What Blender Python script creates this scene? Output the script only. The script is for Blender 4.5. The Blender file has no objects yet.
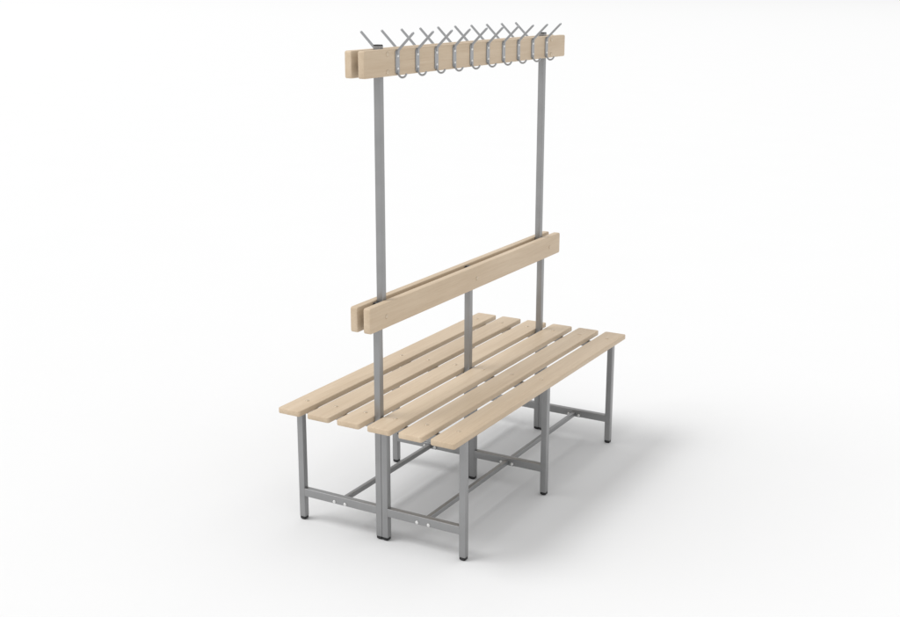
import bpy, bmesh, math, random
from mathutils import Vector, Matrix
random.seed(4)
S = bpy.context.scene
C = S.collection

# ---------------------------------------------------------------- camera
def set_camera():
    yaw, pitch, roll = 0.51902, -0.26079, 0.00136
    fwd = Vector((-math.sin(yaw)*math.cos(pitch), math.cos(yaw)*math.cos(pitch), math.sin(pitch)))
    right = Vector((math.cos(yaw), math.sin(yaw), 0))
    up = right.cross(fwd)
    r = math.cos(roll)*right + math.sin(roll)*up
    u = r.cross(fwd)
    m = Matrix((r, u, -fwd)).transposed().to_4x4()
    m.translation = Vector((2.20075, -3.24751, 1.92257))
    cd = bpy.data.cameras.new('camera')
    cd.sensor_width = 36.0
    cd.lens = 1214.632/900*36.0
    cd.clip_start = 0.05
    cd.clip_end = 3000
    co = bpy.data.objects.new('camera', cd)
    C.objects.link(co)
    co.matrix_world = m
    S.camera = co
set_camera()

# ---------------------------------------------------------------- light: white studio dome and one big soft lamp far off to the left
W = bpy.data.worlds.new("World")
S.world = W
W.use_nodes = True
bg = W.node_tree.nodes['Background']
bg.inputs['Color'].default_value = (1.0, 1.0, 1.0, 1)
bg.inputs['Strength'].default_value = 0.81

def key_light(direction, dist, size, irradiance):
    ld = bpy.data.lights.new('studio_softbox', 'AREA')
    ld.shape = 'DISK'
    ld.size = size
    # irradiance on a facing surface = P / (pi * dist^2) for a Lambertian emitter seen head-on
    ld.energy = irradiance*math.pi*dist*dist*math.pi
    lo = bpy.data.objects.new('studio_softbox', ld)
    C.objects.link(lo)
    d = Vector(direction).normalized()
    lo.location = d*dist
    lo.rotation_euler = d.to_track_quat('Z', 'Y').to_euler()
key_light((-0.55, -0.34, 1.0), 600, 340, 0.485)

S.view_settings.view_transform = 'Standard'
S.view_settings.look = 'None'
S.view_settings.exposure = 0
S.view_settings.gamma = 1
S.cycles.max_bounces = 8
S.cycles.diffuse_bounces = 1

# ---------------------------------------------------------------- materials
def new_mat(name):
    m = bpy.data.materials.new(name)
    m.use_nodes = True
    nt = m.node_tree
    return m, nt, nt.nodes['Principled BSDF']

def N(nt, t, **kw):
    n = nt.nodes.new(t)
    for k, v in kw.items():
        setattr(n, k, v)
    return n

def wood_material():
    m, nt, b = new_mat('pale_varnished_pine')
    L = nt.links.new
    tc = N(nt, 'ShaderNodeTexCoord')
    oi = N(nt, 'ShaderNodeObjectInfo')
    mul = N(nt, 'ShaderNodeMath', operation='MULTIPLY'); mul.inputs[1].default_value = 37.0
    L(oi.outputs['Random'], mul.inputs[0])
    cmb = N(nt, 'ShaderNodeCombineXYZ')
    for i in range(3): L(mul.outputs[0], cmb.inputs[i])
    add = N(nt, 'ShaderNodeVectorMath', operation='ADD')
    L(tc.outputs['Object'], add.inputs[0]); L(cmb.outputs[0], add.inputs[1])
    def noise(scale, sx, sy, sz, detail=4, rough=.55, dist=0.0):
        mp = N(nt, 'ShaderNodeMapping'); mp.inputs['Scale'].default_value = (sx, sy, sz)
        L(add.outputs[0], mp.inputs['Vector'])
        n = N(nt, 'ShaderNodeTexNoise'); n.inputs['Scale'].default_value = scale
        n.inputs['Detail'].default_value = detail; n.inputs['Roughness'].default_value = rough
        n.inputs['Distortion'].default_value = dist
        L(mp.outputs[0], n.inputs['Vector'])
        return n.outputs['Fac']
    broad = noise(1, 14, 1.3, 14, 3, .5, .6)
    fine = noise(1, 130, 4, 130, 4, .6, .3)
    pores = noise(1, 420, 16, 420, 3, .6)
    r1 = N(nt, 'ShaderNodeValToRGB')
    e = r1.color_ramp.elements
    e[0].position = .30; e[0].color = (0.600, 0.468, 0.322, 1)
    e[1].position = .70; e[1].color = (0.695, 0.555, 0.398, 1)
    L(broad, r1.inputs[0])
    mx = N(nt, 'ShaderNodeMix', data_type='RGBA', blend_type='MULTIPLY'); mx.inputs[0].default_value = 1
    r2 = N(nt, 'ShaderNodeValToRGB')
    e = r2.color_ramp.elements
    e[0].position = .32; e[0].color = (0.93, 0.905, 0.875, 1)
    e[1].position = .62; e[1].color = (1, 1, 1, 1)
    L(fine, r2.inputs[0])
    L(r1.outputs[0], mx.inputs[6]); L(r2.outputs[0], mx.inputs[7])
    mx2 = N(nt, 'ShaderNodeMix', data_type='RGBA', blend_type='MULTIPLY'); mx2.inputs[0].default_value = 1
    r3 = N(nt, 'ShaderNodeValToRGB')
    e = r3.color_ramp.elements
    e[0].position = .30; e[0].color = (0.95, 0.93, 0.905, 1)
    e[1].position = .48; e[1].color = (1, 1, 1, 1)
    L(pores, r3.inputs[0])
    L(mx.outputs[2], mx2.inputs[6]); L(r3.outputs[0], mx2.inputs[7])
    # each board a little lighter or darker than the next
    mr = N(nt, 'ShaderNodeMapRange'); mr.inputs[3].default_value = .94; mr.inputs[4].default_value = 1.045
    L(oi.outputs['Random'], mr.inputs[0])
    hs = N(nt, 'ShaderNodeHueSaturation'); hs.inputs['Saturation'].default_value = .95; L(mr.outputs[0], hs.inputs['Value']); L(mx2.outputs[2], hs.inputs['Color'])
    L(hs.outputs[0], b.inputs['Base Color'])
    b.inputs['Roughness'].default_value = .50
    b.inputs['Specular IOR Level'].default_value = .35
    bp = N(nt, 'ShaderNodeBump'); bp.inputs['Strength'].default_value = .12; bp.inputs['Distance'].default_value = .0006
    L(fine, bp.inputs['Height']); L(bp.outputs[0], b.inputs['Normal'])
    return m

def metal_material(name, col, rough, metallic, var=.06):
    m, nt, b = new_mat(name)
    L = nt.links.new
    tc = N(nt, 'ShaderNodeTexCoord')
    n = N(nt, 'ShaderNodeTexNoise'); n.inputs['Scale'].default_value = 9; n.inputs['Detail'].default_value = 5
    L(tc.outputs['Object'], n.inputs['Vector'])
    r = N(nt, 'ShaderNodeValToRGB')
    e = r.color_ramp.elements
    e[0].position = .3; e[0].color = tuple(c*(1-var) for c in col)+(1,)
    e[1].position = .7; e[1].color = tuple(c*(1+var) for c in col)+(1,)
    L(n.outputs['Fac'], r.inputs[0]); L(r.outputs[0], b.inputs['Base Color'])
    b.inputs['Metallic'].default_value = metallic
    n2 = N(nt, 'ShaderNodeTexNoise'); n2.inputs['Scale'].default_value = 900; n2.inputs['Detail'].default_value = 2
    L(tc.outputs['Object'], n2.inputs['Vector'])
    bp = N(nt, 'ShaderNodeBump'); bp.inputs['Strength'].default_value = .08; bp.inputs['Distance'].default_value = .0003
    L(n2.outputs['Fac'], bp.inputs['Height']); L(bp.outputs[0], b.inputs['Normal'])
    b.inputs['Roughness'].default_value = rough
    return m

WOOD = wood_material()
PAINT = metal_material('silver_grey_powder_coat', (0.315, 0.316, 0.318), .34, .6)
ZINC = metal_material('bright_zinc', (0.78, 0.78, 0.77), .35, .5)
TAN = metal_material('tan_lacquered_screw', (0.60, 0.49, 0.36), .22, .35)
HOOK = metal_material('grey_hook_steel', (0.37, 0.377, 0.387), .32, .55)
PLUG = metal_material('black_plastic', (0.016, 0.016, 0.017), .38, 0)

def floor_material():
    m, nt, b = new_mat('seamless_white_floor')
    L = nt.links.new
    tc = N(nt, 'ShaderNodeTexCoord')
    n = N(nt, 'ShaderNodeTexNoise'); n.inputs['Scale'].default_value = 1.5; n.inputs['Detail'].default_value = 3
    L(tc.outputs['Object'], n.inputs['Vector'])
    r = N(nt, 'ShaderNodeValToRGB')
    e = r.color_ramp.elements
    e[0].color = (.834, .834, .834, 1); e[1].color = (.844, .844, .844, 1)
    L(n.outputs['Fac'], r.inputs[0]); L(r.outputs[0], b.inputs['Base Color'])
    b.inputs['Roughness'].default_value = .9
    b.inputs['Specular IOR Level'].default_value = .0
    return m

# ---------------------------------------------------------------- helpers
def link(name, bm, mat, parent=None, loc=(0, 0, 0), smooth=True):
    me = bpy.data.meshes.new(name)
    bmesh.ops.recalc_face_normals(bm, faces=bm.faces[:])
    bm.to_mesh(me); bm.free()
    me.materials.append(mat)
    if smooth:
        for p in me.polygons: p.use_smooth = True
        me.set_sharp_from_angle(angle=math.radians(40))
    o = bpy.data.objects.new(name, me)
    C.objects.link(o)
    o.location = loc
    if parent: o.parent = parent
    return o

def box(bm, lo, hi):
    g = bmesh.ops.create_cube(bm, size=1)
    for v in g['verts']:
        v.co = Vector([lo[i] + (v.co[i]+.5)*(hi[i]-lo[i]) for i in range(3)])
    return g['verts']

def bevel_box(size, r, plan=None, seg=3):
    """box centred on the origin; plan = (axis, radius) rounds the four edges along that axis first"""
    bm = bmesh.new()
    h = [s/2 for s in size]
    box(bm, [-a for a in h], h)
    if plan:
        ax, pr = plan
        ed = [e for e in bm.edges if abs((e.verts[0].co-e.verts[1].co)[ax]) > size[ax]*.9]
        bmesh.ops.bevel(bm, geom=ed, offset=pr, segments=4, profile=.5, affect='EDGES')
        ed = [e for e in bm.edges if abs((e.verts[0].co-e.verts[1].co)[ax]) < 1e-6]
    else:
        ed = bm.edges[:]
    if r > 0:
        bmesh.ops.bevel(bm, geom=ed, offset=r, segments=seg, profile=.5, affect='EDGES')
    return bm

def tube_bm(length, axis, w=.0244, h=None, r=.0022):
    """square steel tube with rounded long edges, centred, closed ends"""
    h = h or w
    size = {0: (length, w, h), 1: (w, length, h), 2: (w, h, length)}[axis]
    bm = bmesh.new()
    hh = [s/2 for s in size]
    box(bm, [-a for a in hh], hh)
    ed = [e for e in bm.edges if abs((e.verts[0].co-e.verts[1].co)[axis]) > length*.9]
    bmesh.ops.bevel(bm, geom=ed, offset=r, segments=4, profile=.5, affect='EDGES')
    ed = [e for e in bm.edges if abs((e.verts[0].co-e.verts[1].co)[axis]) < 1e-6]
    bmesh.ops.bevel(bm, geom=ed, offset=.0004, segments=1, affect='EDGES')
    return bm

def lathe(bm, prof, origin, axis, seg=20):
    """prof: (radius, height along axis) pairs from the base to the tip"""
    q = Vector(axis).to_track_quat('Z', 'Y').to_matrix()
    rings = []
    for r, z in prof:
        if r < 1e-6:
            rings.append([bm.verts.new(Vector(origin)+q@Vector((0, 0, z)))])
        else:
            rings.append([bm.verts.new(Vector(origin)+q@Vector((r*math.cos(2*math.pi*k/seg), r*math.sin(2*math.pi*k/seg), z))) for k in range(seg)])
    for a, b in zip(rings, rings[1:]):
        for k in range(seg):
            k2 = (k+1) % seg
            if len(b) == 1: bm.faces.new((a[k], a[k2], b[0]))
            elif len(a) == 1: bm.faces.new((a[0], b[k2], b[k]))
            else: bm.faces.new((a[k], a[k2], b[k2], b[k]))
    if len(rings[0]) > 1: bm.faces.new(rings[0][::-1])
    if len(rings[-1]) > 1: bm.faces.new(rings[-1])

def rod(bm, path, radii, seg=12):
    """round rod swept along points in the XZ plane (constant y), with domed ends"""
    pts = [Vector(p) for p in path]
    n = len(pts)
    tan = [(pts[min(i+1, n-1)]-pts[max(i-1, 0)]).normalized() for i in range(n)]
    Y = Vector((0, 1, 0))
    # domed ends
    P, T, R = list(pts), list(tan), list(radii)
    P = [pts[0]-tan[0]*radii[0]*.55]+P+[pts[-1]+tan[-1]*radii[-1]*.55]
    T = [tan[0]]+T+[tan[-1]]
    R = [radii[0]*.62]+R+[radii[-1]*.62]
    rings = []
    for p, t, r in zip(P, T, R):
        b = t.cross(Y).normalized()
        rings.append([bm.verts.new(p+Y*r*math.cos(2*math.pi*k/seg)+b*r*math.sin(2*math.pi*k/seg)) for k in range(seg)])
    for a, b in zip(rings, rings[1:]):
        for k in range(seg):
            bm.faces.new((a[k], a[(k+1) % seg], b[(k+1) % seg], b[k]))
    bm.faces.new(rings[0][::-1]); bm.faces.new(rings[-1])

def smooth_path(ctrl, steps=5):
    out = []
    P = [Vector(c) for c in ctrl]
    for i in range(len(P)-1):
        p0 = P[max(i-1, 0)]; p1 = P[i]; p2 = P[i+1]; p3 = P[min(i+2, len(P)-1)]
        for k in range(steps):
            t = k/steps
            out.append(.5*((2*p1)+(-p0+p2)*t+(2*p0-5*p1+4*p2-p3)*t*t+(-p0+3*p1-3*p2+p3)*t*t*t))
    out.append(P[-1])
    return out

def bolt_mesh(r=.0064, h=.0045, mat=None):
    bm = bmesh.new()
    lathe(bm, [(r*1.0, -.001), (r, h*.25), (r*.93, h*.5), (r*.72, h*.82), (r*.42, h*.97), (0, h)], (0, 0, 0), (0, 0, 1), 20)
    me = bpy.data.meshes.new('bolt_head')
    bmesh.ops.recalc_face_normals(bm, faces=bm.faces[:])
    bm.to_mesh(me); bm.free()
    me.materials.append(mat or ZINC)
    for p in me.polygons: p.use_smooth = True
    return me
BOLT = bolt_mesh()
SCREW = bolt_mesh(.0080, .0034, TAN)

def bolt(parent, world, axis, mesh=None, name='bolt_head'):
    o = bpy.data.objects.new(name, mesh or BOLT)
    C.objects.link(o)
    o.parent = parent
    o.location = Vector(world)-parent.location
    o.rotation_euler = Vector(axis).to_track_quat('Z', 'Y').to_euler()
    return o

# ---------------------------------------------------------------- floor
fb = bmesh.new()
vs = [fb.verts.new((x, y, 0)) for x, y in ((-900, -900), (900, -900), (900, 900), (-900, 900))]
fb.faces.new(vs)
fl = link('floor', fb, floor_material(), smooth=False)
fl['kind'] = 'structure'

# ---------------------------------------------------------------- the bench
T = .0244
t2 = T/2
L_ = 1.5
S0 = .107
ROWS = [S0, L_/2, L_-S0]
XL, XC, XC2, XR = -.338, 0.0, .0249, .3397
ZS = .4651          # top of seat
TH = .0205
ZB = ZS-TH          # underside of boards = top of frames

bench = bpy.data.objects.new('changing_room_bench', None)
C.objects.link(bench)
bench['label'] = 'double sided changing room bench with pale wood slats, grey steel frames and coat hook rack'
bench['category'] = 'bench'

# frames: legs with black plastic feet
def leg(x, y, top, name='leg', cap=False):
    z0 = .0125
    o = link(name, tube_bm(top-z0, 2), PAINT, bench, (x, y, (top+z0)/2))
    bm = bmesh.new()
    q = t2-.0002
    lo, hi = (-q, -q, 0), (q, q, .0150)
    box(bm, lo, hi)
    ed = [e for e in bm.edges if abs((e.verts[0].co-e.verts[1].co)[2]) > .01]
    bmesh.ops.bevel(bm, geom=ed, offset=.0035, segments=3, affect='EDGES')
    low = [e for e in bm.edges if e.verts[0].co.z < 1e-6 and e.verts[1].co.z < 1e-6]
    bmesh.ops.bevel(bm, geom=low, offset=.0035, segments=3, affect='EDGES')
    # the flange that shows under the tube
    f = link('foot_cap', bm, PLUG, o)
    f.location = Vector((x, y, 0.0))-o.location
    if cap:
        top_plug(o, x, y, top)
    return o

def top_plug(o, x, y, top):
    bm = bmesh.new()
    q = t2+.0004
    box(bm, (-q, -q, 0), (q, q, .0035))
    ed = [e for e in bm.edges if abs((e.verts[0].co-e.verts[1].co)[2]) > .001]
    bmesh.ops.bevel(bm, geom=ed, offset=.003, segments=3, affect='EDGES')
    up = [e for e in bm.edges if e.verts[0].co.z > .0034 and e.verts[1].co.z > .0034]
    bmesh.ops.bevel(bm, geom=up, offset=.0012, segments=2, affect='EDGES')
    p = link('end_cap', bm, PLUG, o)
    p.location = Vector((x, y, top+.0001))-o.location

ZBT = .8798         # top of backrest boards
for y in ROWS:
    leg(XL, y, ZB)
    leg(XR, y, ZB)
    leg(XC2, y, ZB)
    leg(XC, y, ZBT-.0085, 'backrest_post', cap=True)

ZC = .1103          # stretcher centre height
for y in ROWS:
    for xa, xb in ((XL+t2, XC-t2), (XC2+t2, XR-t2)):
        o = link('stretcher', tube_bm(xb-xa+.001, 0, T-.0012, .0305), PAINT, bench, ((xa+xb)/2, y, ZC))
        mid = (xa+xb)/2
        if y == ROWS[0]:
            for s in (-1, 1): bolt(o, (mid+s*.0235, y-t2+.0006, ZC-.0075), (0, -1, 0))
        if y == ROWS[2]:
            for s in (-1, 1): bolt(o, (mid+s*.0235, y+t2-.0006, ZC-.0075), (0, 1, 0))
        # top cross rail that carries the boards
        link('seat_rail', tube_bm(xb-xa+.001, 0, T-.0016), PAINT, bench, ((xa+xb)/2, y, ZB-t2))

# long rails between the frames, one pair per side, with bolted end plates
for xm in ((XL+XC)/2, (XC2+XR)/2):
    for ya, yb in zip(ROWS, ROWS[1:]):
        a = ya+t2; b = yb-t2
        zr = ZC-.003
        o = link('long_rail', tube_bm(b-a-.005, 1, .0160, .0185), PAINT, bench, (xm, (a+b)/2, zr))
        for yy, d in ((a-.0006, 1), (b+.0006, -1)):
            pl = link('end_plate', bevel_box((.064, .003, .0235), .0008, (1, .004), 1), PAINT, o)
            pl.location = Vector((xm, yy+d*.0015, zr))-o.location
            if d < 0:
                for s in (-1, 1):
                    bolt(o, (xm+s*.0235, yy-.003, zr-.003), (0, -1, 0))

# seat boards, three to a side
PITCH, BW = .1259, .0945
for k in range(6):
    xc = .0012+(k-2.5)*PITCH
    o = link('seat_board', bevel_box((BW, L_, TH), .0034, (2, .009), 3), WOOD, bench, (xc, L_/2, ZB+TH/2))
    for y in ROWS:
        bolt(o, (xc, y+.006, ZS-.0004), (0, 0, 1), SCREW, 'screw_head')

# backrest boards either side of the posts
BX, BT, BH = .0125, .0270, .0880
for s in (1, -1):
    o = link('backrest_board', bevel_box((BT, L_, BH), .0034, (0, .008), 3), WOOD, bench, (s*(BX+BT/2), L_/2, ZBT-BH/2))
    for y in ROWS:
        yy = y-.006 if y < 1 else y+.006
        bolt(o, (s*(BX+BT-.0004), yy, ZBT-.048), (s, 0, 0), SCREW, 'screw_head')

# tall posts of the rack, standing between the backrest boards
ZRT = 1.7196
TOP = 1.7300
YP = S0+T+.0008
for y in (YP, L_-YP):
    z0 = ZBT-BH+.004
    o = link('rack_post', tube_bm(TOP-z0, 2), PAINT, bench, (0, y, (TOP+z0)/2))
    top_plug(o, 0, y, TOP)

# rack boards with ten hooks each
RX, RT, RH = .0125, .0253, .0868
def hook_bm(s):
    """flat strip with a long prong raised outward at the top and a small curled prong at the foot; x=0 is the board face"""
    bm = bmesh.new()
    x0 = 0.0
    zt, zb = 1.7165-ZRT, 1.6370-ZRT
    w = .0115
    for g in [(zb, zt)]:
        pr = []
        vsx = box(bm, (-.0004, -w, g[0]), (.0034, w, g[1]))
    ed = [e for e in bm.edges if abs((e.verts[0].co-e.verts[1].co).x) > .003]
    bmesh.ops.bevel(bm, geom=ed, offset=.005, segments=4, affect='EDGES')
    F = RX+RT
    up = smooth_path([(.0030, 0, 1.704-ZRT), (.0060, 0, 1.7135-ZRT), (.0130, 0, 1.7215-ZRT), (.0360, 0, 1.7440-ZRT), (.0635, 0, 1.7705-ZRT)])
    n = len(up)
    rod(bm, up, [.0049-.0006*i/(n-1) for i in range(n)])
    dn = smooth_path([(.0033, 0, 1.655-ZRT), (.0045, 0, 1.641-ZRT), (.0105, 0, 1.6310-ZRT), (.0195, 0, 1.6270-ZRT), (.0300, 0, 1.6305-ZRT), (.0365, 0, 1.6390-ZRT)])
    n = len(dn)
    rod(bm, dn, [.0036-.0004*i/(n-1) for i in range(n)])
    for z in (1.6960, 1.6550):
        zz = z-ZRT
        old = set(bm.faces)
        lathe(bm, [(.0048, .0030), (.0048, .0048), (.0036, .0062), (.0018, .0069), (0, .0070)], (0, 0, zz), (1, 0, 0), 14)
        for f in bm.faces:
            if f not in old: f.material_index = 1
    if s < 0:
        for v in bm.verts: v.co.x = -v.co.x
    return bm

for s in (1, -1):
    o = link('hook_board', bevel_box((RT, L_+.012, RH), .0034, (0, .007), 3), WOOD, bench, (s*(RX+RT/2), L_/2, ZRT-RH/2))
    first = None
    for k in range(10):
        pos = Vector((s*(RX+RT), .186+.1262*k, ZRT))-o.location
        if first is None:
            first = link('coat_hook', hook_bm(s), HOOK, o)
            first.data.materials.append(ZINC)
            h = first
        else:
            h = first.copy(); C.objects.link(h); h.parent = o
        h.location = pos
    for y in (YP-.004, L_-YP+.004):
        for z in (1.7050, 1.6470):
            bolt(o, (s*(RX+RT-.0004), y, z), (s, 0, 0), SCREW, 'screw_head')
